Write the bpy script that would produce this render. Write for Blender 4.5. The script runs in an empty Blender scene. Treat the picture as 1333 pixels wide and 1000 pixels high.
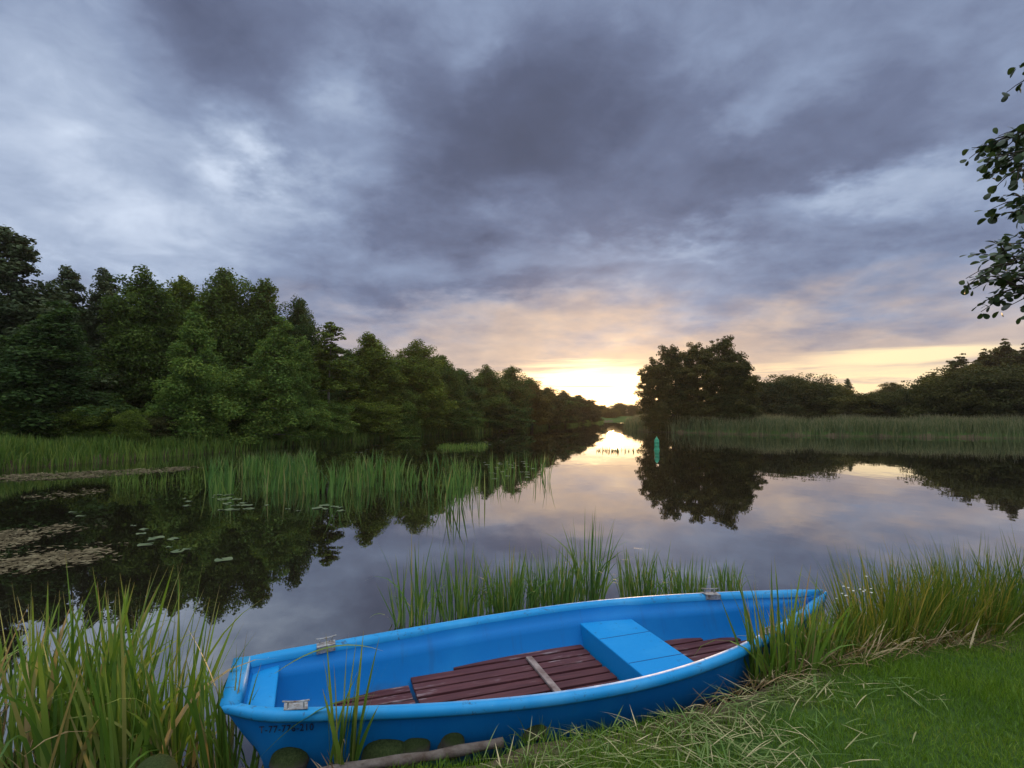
import bpy, math, random
import numpy as np
from mathutils import Vector
rad = math.radians
scene = bpy.context.scene
col = scene.collection

# ------------------------------------------------------------------ camera
CAM_H, FPX = 1.9, 720.0
cam_d = bpy.data.cameras.new('camera'); cam = bpy.data.objects.new('camera', cam_d); col.objects.link(cam)
cam_d.lens = 36.0 * FPX / 1333.0
cam_d.clip_start = 0.05; cam_d.clip_end = 4000
PITCH = math.atan(36 / FPX)
cam.location = (0, 0, CAM_H); cam.rotation_euler = (math.pi / 2 + PITCH, 0, 0)
scene.camera = cam
scene.view_settings.view_transform = 'Standard'; scene.view_settings.look = 'None'
scene.view_settings.exposure = 0.22; scene.view_settings.gamma = 1
scene.cycles.use_denoising = True
scene.cycles.max_bounces = 8; scene.cycles.transparent_max_bounces = 8
scene.cycles.diffuse_bounces = 3; scene.cycles.glossy_bounces = 3
scene.cycles.sample_clamp_indirect = 6

def ray(px, py):
    x = (px - 666.5) / FPX; y = -(py - 500) / FPX
    v = Vector((x, math.cos(PITCH) - y * math.sin(PITCH), math.sin(PITCH) + y * math.cos(PITCH)))
    return v.normalized()
def azel(px, py):
    d = ray(px, py)
    return math.atan2(d.x, d.y), math.asin(d.z)
def at(px, py, z=0.0):                     # where a sight line of the photograph meets height z
    d = ray(px, py); t = (z - CAM_H) / d.z
    return Vector((d.x * t, d.y * t, z))

# ------------------------------------------------------------------ sky and sun
SUN_AZ, SUN_EL = azel(800, 501)
world = bpy.data.worlds.new('World'); scene.world = world; world.use_nodes = True
wt = world.node_tree; wt.nodes.clear()
class Nodes:
    def __init__(s, tree): s.t = tree
    def new(s, kind, **kw):
        n = s.t.nodes.new(kind)
        for k, v in kw.items(): setattr(n, k, v)
        return n
    def put(s, sock, v):
        if isinstance(v, bpy.types.NodeSocket): s.t.links.new(v, sock)
        elif v is not None: sock.default_value = v
    def m(s, op, a, b=None, c=None, clamp=False):
        n = s.new('ShaderNodeMath', operation=op, use_clamp=clamp)
        for i, v in enumerate((a, b, c)): s.put(n.inputs[i], v)
        return n.outputs[0]
    def vec(s, x, y, z=0.0):
        n = s.new('ShaderNodeCombineXYZ')
        for i, v in enumerate((x, y, z)): s.put(n.inputs[i], v)
        return n.outputs[0]
    def noise(s, v, scale, detail=4, rough=.5, dist=0.0):
        n = s.new('ShaderNodeTexNoise')
        s.put(n.inputs['Vector'], v); n.inputs['Scale'].default_value = scale
        n.inputs['Detail'].default_value = detail; n.inputs['Roughness'].default_value = rough
        n.inputs['Distortion'].default_value = dist
        return n
    def ramp(s, f, stops, interp='LINEAR'):
        n = s.new('ShaderNodeValToRGB'); r = n.color_ramp; r.interpolation = interp
        while len(r.elements) < len(stops): r.elements.new(.5)
        for e, (p, c) in zip(r.elements, stops):
            e.position = p; e.color = (c[0], c[1], c[2], 1)
        s.put(n.inputs[0], f); return n.outputs[0]
    def mix(s, f, a, b, blend='MIX'):
        n = s.new('ShaderNodeMix', data_type='RGBA', blend_type=blend)
        s.put(n.inputs[0], f)
        for i, v in ((6, a), (7, b)):
            s.put(n.inputs[i], (v[0], v[1], v[2], 1) if isinstance(v, tuple) else v)
        return n.outputs[2]
    def sstep(s, x, lo, hi):
        n = s.new('ShaderNodeMapRange', interpolation_type='SMOOTHSTEP')
        s.put(n.inputs[0], x); n.inputs[1].default_value = lo; n.inputs[2].default_value = hi
        return n.outputs[0]
    def gauss(s, a, a0, sa, e=None, e0=0, se=1, rot=0.0):
        da = s.m('SUBTRACT', a, a0)
        if e is None:
            u = s.m('MULTIPLY', da, 1 / sa); return s.m('EXPONENT', s.m('MULTIPLY', s.m('MULTIPLY', u, u), -1.0))
        de = s.m('SUBTRACT', e, e0); c, sn = math.cos(rot), math.sin(rot)
        if rot:
            ra = s.m('ADD', s.m('MULTIPLY', da, c), s.m('MULTIPLY', de, sn))
            re = s.m('SUBTRACT', s.m('MULTIPLY', de, c), s.m('MULTIPLY', da, sn)); da, de = ra, re
        u = s.m('MULTIPLY', da, 1 / sa); v = s.m('MULTIPLY', de, 1 / se)
        return s.m('EXPONENT', s.m('MULTIPLY', s.m('ADD', s.m('MULTIPLY', u, u), s.m('MULTIPLY', v, v)), -1.0))

W = Nodes(wt)
tc = W.new('ShaderNodeTexCoord'); sx = W.new('ShaderNodeSeparateXYZ'); wt.links.new(tc.outputs['Generated'], sx.inputs[0])
dx, dy, dz = sx.outputs
az = W.m('ARCTAN2', dx, dy); el = W.m('ARCSINE', dz)
pz = W.m('ADD', W.m('MAXIMUM', dz, 0.0), .20)
plane = W.vec(W.m('DIVIDE', dx, pz), W.m('DIVIDE', dy, pz))
n_big = W.noise(plane, 1.1, 7, .55, .25)
n_fine = W.noise(plane, 3.3, 6, .55, .5)
wsep = W.new('ShaderNodeSeparateColor'); wt.links.new(W.noise(plane, 1.5, 5, .55).outputs['Color'], wsep.inputs[0])
azw = W.m('MULTIPLY_ADD', W.m('SUBTRACT', wsep.outputs[0], .5), .42, az)
elw = W.m('MULTIPLY_ADD', W.m('SUBTRACT', wsep.outputs[1], .5), .24, el)
wsp2 = W.new('ShaderNodeSeparateColor'); wt.links.new(W.noise(plane, 5.5, 5, .6).outputs['Color'], wsp2.inputs[0])
azw = W.m('MULTIPLY_ADD', W.m('SUBTRACT', wsp2.outputs[0], .5), .17, azw)
elw = W.m('MULTIPLY_ADD', W.m('SUBTRACT', wsp2.outputs[1], .5), .11, elw)
D = W.m('MULTIPLY_ADD', W.m('SUBTRACT', n_big.outputs[0], .5), .75, .45)
D = W.m('ADD', D, W.m('MULTIPLY', W.m('SUBTRACT', n_fine.outputs[0], .5), .50))
n_wisp = W.noise(W.vec(W.m('MULTIPLY', az, 1.0), W.m('MULTIPLY', el, 1.7)), 13.0, 6, .62, .6)
D = W.m('ADD', D, W.m('MULTIPLY', W.m('SUBTRACT', n_wisp.outputs[0], .5), .24))
CLOUDS = [  # where heavier (+) and thinner (-) cloud lies: direction, extent, tilt, weight
    (700, 150, 190, 100, .1, .48), (590, 250, 140, 60, .2, .30), (1140, 140, 170, 80, -.1, .34), (960, 235, 150, 45, -.1, .26),
    (230, 60, 150, 60, -.5, .32), (380, 20, 160, 50, 0, .22), (1160, 290, 190, 28, 0, .16), (640, 372, 190, 26, .05, .22),
    (470, 340, 110, 40, 0, .10), (830, 285, 120, 30, .1, .2),
    (60, 190, 130, 110, 0, -.22), (320, 190, 62, 42, -.5, -.52), (440, 120, 40, 60, 0, -.28), (370, 275, 120, 55, .2, -.22),
    (180, 310, 180, 60, 0, -.20), (1130, 228, 110, 22, 0, -.34), (980, 130, 50, 32, 0, -.2), (630, 45, 40, 55, 0, -.2),
    (920, 315, 130, 22, 0, -.22), (950, 20, 90, 30, 0, -.12), (1250, 240, 80, 30, 0, -.15), (1280, 40, 70, 50, 0, -.10)]
for (px, py, sa, se, rot, w) in CLOUDS:
    a0, e0 = azel(px, py); k = math.cos(e0)
    D = W.m('MULTIPLY_ADD', W.gauss(azw, a0, sa / FPX * .9 / k * 1.0, elw, e0, se / FPX * .9, rot), w, D)
cool = W.ramp(W.m('MULTIPLY_ADD', D, .78, .03), [(0.0, (.56, .64, .78)), (.16, (.36, .435, .58)), (.34, (.230, .290, .428)), (.55, (.137, .169, .270)), (.75, (.091, .110, .182)), (1.0, (.066, .077, .122))])
warm = W.ramp(D, [(0.0, (1.1, .82, .50)), (.35, (.70, .52, .38)), (.7, (.42, .345, .33)), (1.0, (.25, .24, .28))])
wm = W.m('MULTIPLY', W.gauss(az, .26, .70), W.m('SUBTRACT', 1.0, W.sstep(elw, .08, .235)))
sky_c = W.mix(wm, cool, warm)
# the clear strip under the cloud deck, cut by thin streaks of cloud
streak = W.noise(W.vec(W.m('MULTIPLY', az, 2.6), W.m('MULTIPLY', el, 30.0)), 1.0, 5, .55, .4).outputs[0]
edge = W.m('ADD', el, W.m('MULTIPLY', W.m('SUBTRACT', streak, .5), -.10))
gap = W.m('SUBTRACT', 1.0, W.sstep(W.m('SUBTRACT', edge, W.m('MULTIPLY', W.gauss(az, .14, .22), .014)), .050, .080))
gap = W.m('MULTIPLY', gap, W.m('MULTIPLY', W.sstep(az, -.12, .10), W.m('SUBTRACT', 1.0, W.sstep(az, .62, 1.0))))
st2 = W.noise(W.vec(W.m('MULTIPLY', az, 3.4), W.m('MULTIPLY', el, 62.0)), 1.0, 5, .6, .5).outputs[0]
gap = W.m('MULTIPLY', gap, W.m('SUBTRACT', 1.0, W.m('MULTIPLY', W.m('MULTIPLY', W.sstep(st2, .50, .60), .75), W.sstep(el, .022, .045))))
a1, e1 = azel(1190, 460)
slit = W.m('MULTIPLY', W.gauss(az, a1, .17, W.m('ADD', el, W.m('MULTIPLY', W.m('SUBTRACT', streak, .5), .07)), e1, .018), .75)
gap = W.m('MAXIMUM', gap, W.sstep(slit, .15, .7))
nish = W.new('ShaderNodeTexSky', sky_type='NISHITA', sun_disc=False)
nish.sun_elevation = SUN_EL; nish.sun_rotation = SUN_AZ; nish.air_density = 1.0; nish.dust_density = 1.5
vm = W.new('ShaderNodeVectorMath', operation='SCALE'); wt.links.new(sky_c, vm.inputs[0]); vm.inputs['Scale'].default_value = 10.0
clear = W.mix(.8, nish.outputs[0], (11.0, 9.0, 5.8))
sky = W.mix(gap, vm.outputs[0], clear)
# glow round the low sun, and unseen sky brightened behind and overhead to light the foreground
sunv = Vector((math.sin(SUN_AZ) * math.cos(SUN_EL), math.cos(SUN_AZ) * math.cos(SUN_EL), math.sin(SUN_EL)))
dot = W.new('ShaderNodeVectorMath', operation='DOT_PRODUCT'); wt.links.new(tc.outputs['Generated'], dot.inputs[0]); dot.inputs[1].default_value = sunv
ds = W.m('SUBTRACT', dot.outputs['Value'], 1.0)
g1 = W.m('MULTIPLY', W.gauss(az, .145, .115, el, .03, .12), W.m('MULTIPLY_ADD', gap, .96, .04))
g2 = W.m('EXPONENT', W.m('DIVIDE', ds, .012))
def scaled(c, f):
    n = W.new('ShaderNodeVectorMath', operation='SCALE'); n.inputs[0].default_value = c; W.put(n.inputs['Scale'], f); return n.outputs[0]
def vadd(a, b):
    n = W.new('ShaderNodeVectorMath', operation='ADD'); W.put(n.inputs[0], a); W.put(n.inputs[1], b); return n.outputs[0]
sky = vadd(sky, scaled((20, 15, 8), g1)); sky = vadd(sky, scaled((2.6, 1.45, .42), g2))
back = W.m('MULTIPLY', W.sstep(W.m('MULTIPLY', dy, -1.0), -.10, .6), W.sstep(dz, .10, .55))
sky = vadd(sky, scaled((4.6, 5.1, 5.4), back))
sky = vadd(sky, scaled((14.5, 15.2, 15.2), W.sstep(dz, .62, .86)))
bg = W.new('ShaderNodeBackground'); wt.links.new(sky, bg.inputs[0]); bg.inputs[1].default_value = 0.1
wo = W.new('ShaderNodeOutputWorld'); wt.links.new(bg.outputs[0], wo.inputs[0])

sun_d = bpy.data.lights.new('sun', 'SUN'); sun = bpy.data.objects.new('sun', sun_d); col.objects.link(sun)
sun_d.energy = 2.0; sun_d.angle = rad(1.5); sun_d.color = (1.0, .62, .30)
sun.rotation_euler = (-sunv).to_track_quat('-Z', 'Y').to_euler(); sun.location = (20, 90, 60)

# ------------------------------------------------------------------ helpers
rng = np.random.default_rng(11); R = random.Random(5)
def tag(o, label=None, cat=None, group=None, kind=None):
    for k, v in (('label', label), ('category', cat), ('group', group), ('kind', kind)):
        if v: o[k] = v
    return o
def link(name, me, mat=None, parent=None, loc=None):
    o = bpy.data.objects.new(name, me); col.objects.link(o)
    if mat and me is not None and not me.materials: me.materials.append(mat)
    if parent: o.parent = parent
    if loc is not None: o.location = loc
    return o
def empty(name, loc=(0, 0, 0), rz=0.0):
    o = bpy.data.objects.new(name, None); col.objects.link(o); o.empty_display_size = .2
    o.location = loc; o.rotation_euler = (0, 0, rz); return o
def mesh_np(name, verts, faces, attrs=None, smooth=True):
    """faces: (N,k) int array, or list of such arrays"""
    me = bpy.data.meshes.new(name); fl = faces if isinstance(faces, list) else [faces]
    nv = len(verts); me.vertices.add(nv); me.vertices.foreach_set('co', np.asarray(verts, np.float32).ravel())
    idx = np.concatenate([f.ravel() for f in fl]).astype(np.int32)
    cnt = np.concatenate([np.full(len(f), f.shape[1]) for f in fl]).astype(np.int32)
    me.loops.add(len(idx)); me.loops.foreach_set('vertex_index', idx)
    me.polygons.add(len(cnt)); st = np.concatenate([[0], np.cumsum(cnt)[:-1]]).astype(np.int32)
    me.polygons.foreach_set('loop_start', st)
    if smooth: me.polygons.foreach_set('use_smooth', np.ones(len(cnt), bool))
    for k, v in (attrs or {}).items():
        a = me.attributes.new(k, 'FLOAT', 'POINT'); a.data.foreach_set('value', np.asarray(v, np.float32))
    me.update(calc_edges=True); return me
class MB:
    """collects polygons with plain python lists"""
    def __init__(s): s.v = []; s.f = []
    def add(s, vs, fs):
        b = len(s.v); s.v += [tuple(v) for v in vs]; s.f += [tuple(i + b for i in f) for f in fs]
    def box(s, x0, x1, y0, y1, z0, z1, T=None):
        vs = [(x, y, z) for x in (x0, x1) for y in (y0, y1) for z in (z0, z1)]
        if T: vs = [T(*v) for v in vs]
        s.add(vs, [(0, 1, 3, 2), (4, 6, 7, 5), (0, 4, 5, 1), (2, 3, 7, 6), (0, 2, 6, 4), (1, 5, 7, 3)])
    def tube(s, pts, rs, n=8, cap=True):
        pts = [Vector(p) for p in pts]; vs = []; fs = []
        for i, p in enumerate(pts):
            d = (pts[min(i + 1, len(pts) - 1)] - pts[max(i - 1, 0)]).normalized()
            a = d.cross(Vector((0, 0, 1)) if abs(d.z) < .9 else Vector((1, 0, 0))).normalized(); b = d.cross(a)
            for k in range(n):
                t = 2 * math.pi * k / n; vs.append(p + (a * math.cos(t) + b * math.sin(t)) * rs[i])
        for i in range(len(pts) - 1):
            for k in range(n):
                fs.append((i * n + k, i * n + (k + 1) % n, (i + 1) * n + (k + 1) % n, (i + 1) * n + k))
        if cap:
            fs.append(tuple(range(n))[::-1]); fs.append(tuple((len(pts) - 1) * n + k for k in range(n)))
        s.add(vs, fs)
    def mesh(s, name, smooth=False):
        me = bpy.data.meshes.new(name); me.from_pydata(s.v, [], s.f)
        if smooth: me.polygons.foreach_set('use_smooth', [True] * len(me.polygons))
        import bmesh
        bm = bmesh.new(); bm.from_mesh(me); bmesh.ops.recalc_face_normals(bm, faces=bm.faces); bm.to_mesh(me); bm.free()
        me.update(); return me
    def build(s, name, mat, parent=None, smooth=False, bevel=0.0):
        o = link(name, s.mesh(name, smooth), mat, parent)
        if bevel:
            m = o.modifiers.new('bevel', 'BEVEL'); m.width = bevel; m.segments = 2; m.limit_method = 'ANGLE'
        return o

# ------------------------------------------------------------------ materials
def material(name):
    m = bpy.data.materials.new(name); m.use_nodes = True; m.node_tree.nodes.clear(); return m, Nodes(m.node_tree)
def finish(N, shader):
    o = N.new('ShaderNodeOutputMaterial'); N.t.links.new(shader, o.inputs[0])
def principled(N, base, rough=.6, ior=1.45, spec=.5, normal=None, metal=0.0):
    p = N.new('ShaderNodeBsdfPrincipled')
    N.put(p.inputs['Base Color'], (base[0], base[1], base[2], 1) if isinstance(base, tuple) else base)
    N.put(p.inputs['Roughness'], rough); p.inputs['IOR'].default_value = ior; p.inputs['Metallic'].default_value = metal
    p.inputs['Specular IOR Level'].default_value = spec
    if normal is not None: N.t.links.new(normal, p.inputs['Normal'])
    return p.outputs[0]
def bump(N, h, strength=.3, dist=.02):
    b = N.new('ShaderNodeBump'); b.inputs['Strength'].default_value = strength; b.inputs['Distance'].default_value = dist
    N.t.links.new(h, b.inputs['Height']); return b.outputs[0]
def attr(N, name):
    a = N.new('ShaderNodeAttribute'); a.attribute_name = name; return a.outputs['Fac']
def objco(N): return N.new('ShaderNodeTexCoord').outputs['Object']
def geopos(N): return N.new('ShaderNodeNewGeometry').outputs['Position']

def leaf_mat(name, stops, transl=.3, rough=.55, spec=.3, tip=None):
    m, N = material(name)
    c = N.ramp(attr(N, 'rnd'), stops)
    if name in ('alder_leaves', 'willow_leaves'):
        oi = N.new('ShaderNodeObjectInfo').outputs['Random']
        c = N.mix(1.0, c, N.ramp(oi, [(0, (.60, .70, .85)), (.35, (.85, .92, .9)), (.65, (1.1, 1.05, .9)), (1, (1.45, 1.25, .85))]), 'MULTIPLY')
    if tip: c = N.mix(N.sstep(attr(N, 'tt'), tip[1], tip[2]), c, tip[0])
    p = principled(N, c, rough, spec=spec)
    t = N.new('ShaderNodeBsdfTranslucent'); N.t.links.new(N.mix(.5, c, N.mix(1.0, c, (1.6, 1.5, .5), 'MULTIPLY')), t.inputs[0])
    mx = N.new('ShaderNodeMixShader'); mx.inputs[0].default_value = transl
    N.t.links.new(p, mx.inputs[1]); N.t.links.new(t.outputs[0], mx.inputs[2]); finish(N, mx.outputs[0]); return m

M = {}
M['alder'] = leaf_mat('alder_leaves', [(0, (.028, .048, .013)), (.5, (.055, .092, .020)), (1, (.108, .150, .028))], .3, .7, .08)
M['bright'] = leaf_mat('fresh_leaves', [(0, (.045, .090, .022)), (.5, (.088, .152, .028)), (1, (.165, .21, .036))], .3, .7, .1)
M['conifer'] = leaf_mat('conifer_needles', [(0, (.036, .054, .025)), (.5, (.060, .082, .036)), (1, (.095, .105, .045))], .15, .7, .08)
M['olive'] = leaf_mat('willow_leaves', [(0, (.034, .036, .013)), (.5, (.060, .060, .019)), (1, (.105, .092, .028))], .3, .7, .06)
M['near_leaf'] = leaf_mat('near_alder_leaves', [(0, (.020, .035, .015)), (.6, (.035, .060, .022)), (1, (.06, .09, .03))], .2, .4)
M['reed'] = leaf_mat('reed_blades', [(0, (.055, .115, .016)), (.45, (.11, .20, .024)), (.8, (.18, .25, .045)), (.93, (.27, .25, .08)), (1, (.32, .22, .11))], .35, .45, .4, ((.24, .17, .07), .86, 1.05))
M['reed_water'] = leaf_mat('water_reed_blades', [(0, (.040, .10, .022)), (.5, (.075, .165, .032)), (.9, (.14, .21, .05)), (1, (.22, .20, .08))], .35, .5, .3, ((.20, .20, .09), .80, 1.05))
M['reed_bank'] = leaf_mat('bank_reed_blades', [(0, (.046, .090, .016)), (.5, (.082, .145, .022)), (1, (.16, .20, .04))], .3, .6, .2)
M['reed_far'] = leaf_mat('far_reed_blades', [(0, (.052, .076, .030)), (.5, (.084, .108, .044)), (1, (.16, .155, .070))], .3, .6, .2, ((.26, .22, .13), .70, 1.0))
M['sedge'] = leaf_mat('sedge_blades', [(0, (.060, .12, .016)), (.5, (.115, .18, .022)), (.78, (.22, .23, .030)), (.93, (.34, .27, .05)), (1, (.42, .30, .13))], .4, .5, .3)
M['dead'] = leaf_mat('dead_blades', [(0, (.16, .10, .045)), (.5, (.29, .20, .10)), (1, (.48, .38, .22))], .15, .7, .2)
M['lawn'] = leaf_mat('lawn_blades', [(0, (.055, .12, .008)), (.5, (.11, .205, .014)), (.85, (.18, .26, .024)), (1, (.30, .27, .08))], .3, .5, .3)
M['clip'] = leaf_mat('cut_reed', [(0, (.07, .13, .025)), (.5, (.13, .18, .05)), (.8, (.22, .21, .09)), (1, (.40, .33, .18))], .1, .7, .2)

def bark(name, c0, c1):
    m, N = material(name); co = objco(N)
    n = N.noise(co, 9, 5, .65); c = N.ramp(n.outputs[0], [(.3, c0), (.7, c1)])
    finish(N, principled(N, c, .9, spec=.1, normal=bump(N, n.outputs[0], .5, .03))); return m
M['bark'] = bark('dark_bark', (.035, .027, .020), (.085, .068, .052))
M['pale_bark'] = bark('pale_bark', (.10, .09, .07), (.24, .22, .19))
M['log'] = bark('weathered_log', (.06, .038, .028), (.21, .18, .16))

m, N = material('pond_water'); p = geopos(N)
mp = N.new('ShaderNodeMapping'); N.t.links.new(p, mp.inputs[0]); mp.inputs['Scale'].default_value = (1, .6, 1)
n1 = N.noise(mp.outputs[0], .55, 3, .5); n2 = N.noise(mp.outputs[0], 5.0, 2, .5)
h = N.m('ADD', N.m('MULTIPLY', n1.outputs[0], 1.0), N.m('MULTIPLY', n2.outputs[0], .05))
nb = bump(N, h, .05, .10)
deep = principled(N, (.010, .008, .005), .3, 1.33, 0.0, nb)
gl = N.new('ShaderNodeBsdfGlossy'); gl.inputs['Roughness'].default_value = .012; gl.inputs['Color'].default_value = (.93, .93, .93, 1); N.t.links.new(nb, gl.inputs['Normal'])
lw = N.new('ShaderNodeLayerWeight'); lw.inputs['Blend'].default_value = .5; N.t.links.new(nb, lw.inputs['Normal'])
fr = N.m('MULTIPLY_ADD', N.m('POWER', lw.outputs['Facing'], 2.6), .88, .10)
mx = N.new('ShaderNodeMixShader'); N.t.links.new(fr, mx.inputs[0]); N.t.links.new(deep, mx.inputs[1]); N.t.links.new(gl.outputs[0], mx.inputs[2])
finish(N, mx.outputs[0]); M['water'] = m

m, N = material('ground_soil'); p = geopos(N); d = attr(N, 'dist')
n = N.noise(p, 3.0, 6, .6); n2 = N.noise(p, 22, 4, .6)
soil = N.ramp(n2.outputs[0], [(.25, (.030, .022, .014)), (.5, (.075, .055, .032)), (.8, (.15, .115, .07))])
turf = N.ramp(n2.outputs[0], [(.25, (.022, .045, .010)), (.6, (.045, .085, .016)), (.85, (.09, .11, .03))])
dd = N.m('ADD', d, N.m('MULTIPLY', N.m('SUBTRACT', n.outputs[0], .5), .55))
finish(N, principled(N, N.mix(N.sstep(dd, .18, .5), soil, turf), .95, spec=.1, normal=bump(N, n2.outputs[0], .8, .03))); M['ground'] = m

def paint(name, wear, base=(.0, .150, .44), pale=(.015, .25, .56)):
    m, N = material(name); co = objco(N)
    n = N.noise(co, 2.2, 5, .6).outputs[0]; s = N.noise(co, 26, 5, .7, .6).outputs[0]; q = N.noise(co, 5.0, 3, .5).outputs[0]
    c = N.mix(N.sstep(n, .42, .72), base, N.mix(.35, base, pale))
    f = N.m('MULTIPLY', N.sstep(s, .66 - wear * .10, .74 - wear * .10), N.sstep(q, .42, .62))
    c = N.mix(N.m('MULTIPLY', f, .75 * min(1, wear * 2)), c, (.035, .05, .07))
    f2 = N.sstep(N.noise(co, 60, 3, .6).outputs[0], .70, .76)
    c = N.mix(N.m('MULTIPLY', f2, .5 * wear), c, (.35, .42, .50))
    sp_ = N.new('ShaderNodeSeparateXYZ'); N.t.links.new(co, sp_.inputs[0])
    if wear < .3:                            # a mottled darker grey-green band low on the hull and in the bottom
        low = N.m('SUBTRACT', 1.0, N.sstep(N.m('ADD', sp_.outputs[2], N.m('MULTIPLY', N.m('SUBTRACT', q, .5), .22)), .05, .17))
        c = N.mix(N.m('MULTIPLY', low, N.m('MULTIPLY_ADD', s, .7, .25)), c, (.035, .045, .038))
        c = N.mix(N.m('MULTIPLY', N.sstep(N.noise(N.vec(N.m('MULTIPLY', sp_.outputs[0], 16.0), N.m('MULTIPLY', sp_.outputs[1], 2.0), N.m('MULTIPLY', sp_.outputs[2], 2.2)), 1.0, 4, .6).outputs[0], .56, .74), .35), c, (.02, .09, .22))
    finish(N, principled(N, c, N.m('MULTIPLY_ADD', s, .25, .42), spec=.25, normal=bump(N, n, .12, .02))); return m
M['hull'] = paint('boat_paint', .15)
M['rim'] = paint('worn_boat_paint', 1.0, (.006, .215, .48), (.10, .38, .62))
M['seat'] = paint('sky_lit_seat_paint', .55, (.002, .205, .50), (.05, .32, .60))  # sky light on the seats put into the colour as a lighter blue

m, N = material('floor_wood'); co = objco(N)
mp = N.new('ShaderNodeMapping'); N.t.links.new(co, mp.inputs[0]); mp.inputs['Scale'].default_value = (1, 9, 9)
a = N.noise(mp.outputs[0], 3.5, 6, .65).outputs[0]; b = N.noise(co, 3.0, 4, .6).outputs[0]
c = N.ramp(a, [(.3, (.045, .012, .014)), (.6, (.085, .026, .028)), (.8, (.12, .045, .045))])
f = N.m('MULTIPLY', N.sstep(a, .52, .66), N.sstep(b, .46, .62))
c = N.mix(N.m('MULTIPLY', f, .8), c, (.34, .29, .30))
finish(N, principled(N, c, .65, spec=.3, normal=bump(N, a, .3, .01))); M['floor_wood'] = m
m, N = material('batten_wood'); a = N.noise(objco(N), 14, 5, .6).outputs[0]
finish(N, principled(N, N.ramp(a, [(.3, (.13, .085, .075)), (.7, (.30, .24, .22))]), .8, spec=.2)); M['batten'] = m
m, N = material('galvanised_metal'); a = N.noise(objco(N), 30, 4, .7).outputs[0]
finish(N, principled(N, N.ramp(a, [(.3, (.42, .44, .46)), (.5, (.28, .27, .26)), (.66, (.14, .07, .035))]), .5, metal=.4)); M['metal'] = m
m, N = material('black_lettering'); finish(N, principled(N, (.012, .014, .03), .6)); M['black'] = m
m, N = material('dark_gap'); finish(N, principled(N, (.006, .05, .16), .7)); M['seam'] = m
m, N = material('mossy_stone'); co = objco(N); n = N.noise(co, 9, 6, .65).outputs[0]
g = N.new('ShaderNodeNewGeometry'); sp = N.new('ShaderNodeSeparateXYZ'); N.t.links.new(g.outputs['Normal'], sp.inputs[0])
stone = N.ramp(n, [(.3, (.09, .075, .06)), (.7, (.25, .22, .17))]); moss = N.ramp(n, [(.3, (.030, .050, .015)), (.7, (.10, .13, .045))])
finish(N, principled(N, N.mix(N.sstep(N.m('ADD', sp.outputs[2], N.m('MULTIPLY', n, 1.2)), .55, 1.2), stone, moss), .95, spec=.1, normal=bump(N, N.noise(co, 40, 4, .6).outputs[0], .9, .02))); M['stone'] = m
m, N = material('buoy_green'); n = N.noise(objco(N), 6, 4, .6).outputs[0]
finish(N, principled(N, N.ramp(n, [(.3, (.006, .19, .09)), (.7, (.012, .28, .14))]), .45)); M['buoy'] = m
m, N = material('floating_weed'); p = geopos(N); n = N.noise(p, 5, 6, .65).outputs[0]; n2 = N.noise(p, 30, 3, .6).outputs[0]
c = N.ramp(n, [(.3, (.045, .035, .018)), (.5, (.11, .085, .045)), (.7, (.20, .17, .10))])
finish(N, principled(N, c, .9, spec=.15, normal=bump(N, n2, 1.0, .02))); M['weed'] = m
m, N = material('lily_pad_green'); n = N.noise(objco(N), 4, 4, .6).outputs[0]
finish(N, principled(N, N.ramp(n, [(.3, (.045, .075, .025)), (.7, (.11, .13, .05))]), .45, spec=.35)); M['pad'] = m
m, N = material('white_petals'); finish(N, principled(N, (.62, .60, .52), .7)); M['petal'] = m

# ------------------------------------------------------------------ ground and water
NEAR = [(-260, -60), (-60, -14), (-15, -.6), (-6, 1.55), (-3.4, 2.36), (-2.2, 2.52), (-.84, 2.68), (-.02, 2.95), (.60, 3.16), (1.1, 3.34), (1.6, 3.66), (2.2, 4.02), (2.7, 4.16), (3.3, 4.32), (3.9, 4.54), (8, 5.6), (20, 8.5), (60, 13), (260, 26)]
RIGHT = [(260, 60), (90, 45), (35, 39.5), (20.5, 45), (14.8, 50.5), (12.6, 54.5), (13.6, 64), (18.5, 80), (23.5, 100), (25, 112)]
LEFT = [(20.5, 112), (16.5, 102), (12.6, 90), (3.2, 65), (-4.2, 48), (-8.4, 42), (-12.6, 29.5), (-15.2, 22), (-17.0, 18), (-30, 12.5), (-80, 6), (-260, -10)]
POLY = np.array(NEAR + RIGHT + LEFT)
def poly_dist(P):                          # signed: positive on land
    a = POLY; b = np.roll(POLY, -1, 0); best = np.full(len(P), 1e9); inside = np.zeros(len(P), bool)
    for (p0, p1) in zip(a, b):
        e = p1 - p0; t = np.clip(((P - p0) @ e) / (e @ e), 0, 1)
        best = np.minimum(best, np.hypot(*(P - (p0 + t[:, None] * e)).T))
        c = (p0[1] > P[:, 1]) != (p1[1] > P[:, 1])
        with np.errstate(divide='ignore', invalid='ignore'):
            xi = (p1[0] - p0[0]) * (P[:, 1] - p0[1]) / (p1[1] - p0[1]) + p0[0]
        inside ^= c & (P[:, 0] < xi)
    return np.where(inside, -best, best)
def wob(x, y, s): return np.sin(x * 1.7 * s + 1.3 * np.sin(y * 1.1 * s)) * .5 + np.sin(y * 2.3 * s + x * .9 * s + 2 * np.sin(x * .7 * s)) * .5
def land_z(P, d=None):
    d = poly_dist(P) if d is None else d
    x, y = P.T; d = d + .035 * wob(x, y, 4.0) * np.clip(1 - np.hypot(x, y) / 30, 0, 1)
    z = np.where(d > 0, .27 * (1 - np.exp(-np.maximum(d, 0) / .09)) + .035 * np.clip(d, 0, 3) + .02 * np.clip(d - 3, 0, 40), np.maximum(d * .9, -.7))
    return z + np.where(d > .1, .012 * wob(x, y, 3.0) + .03 * wob(x, y, .6), 0)
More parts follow.
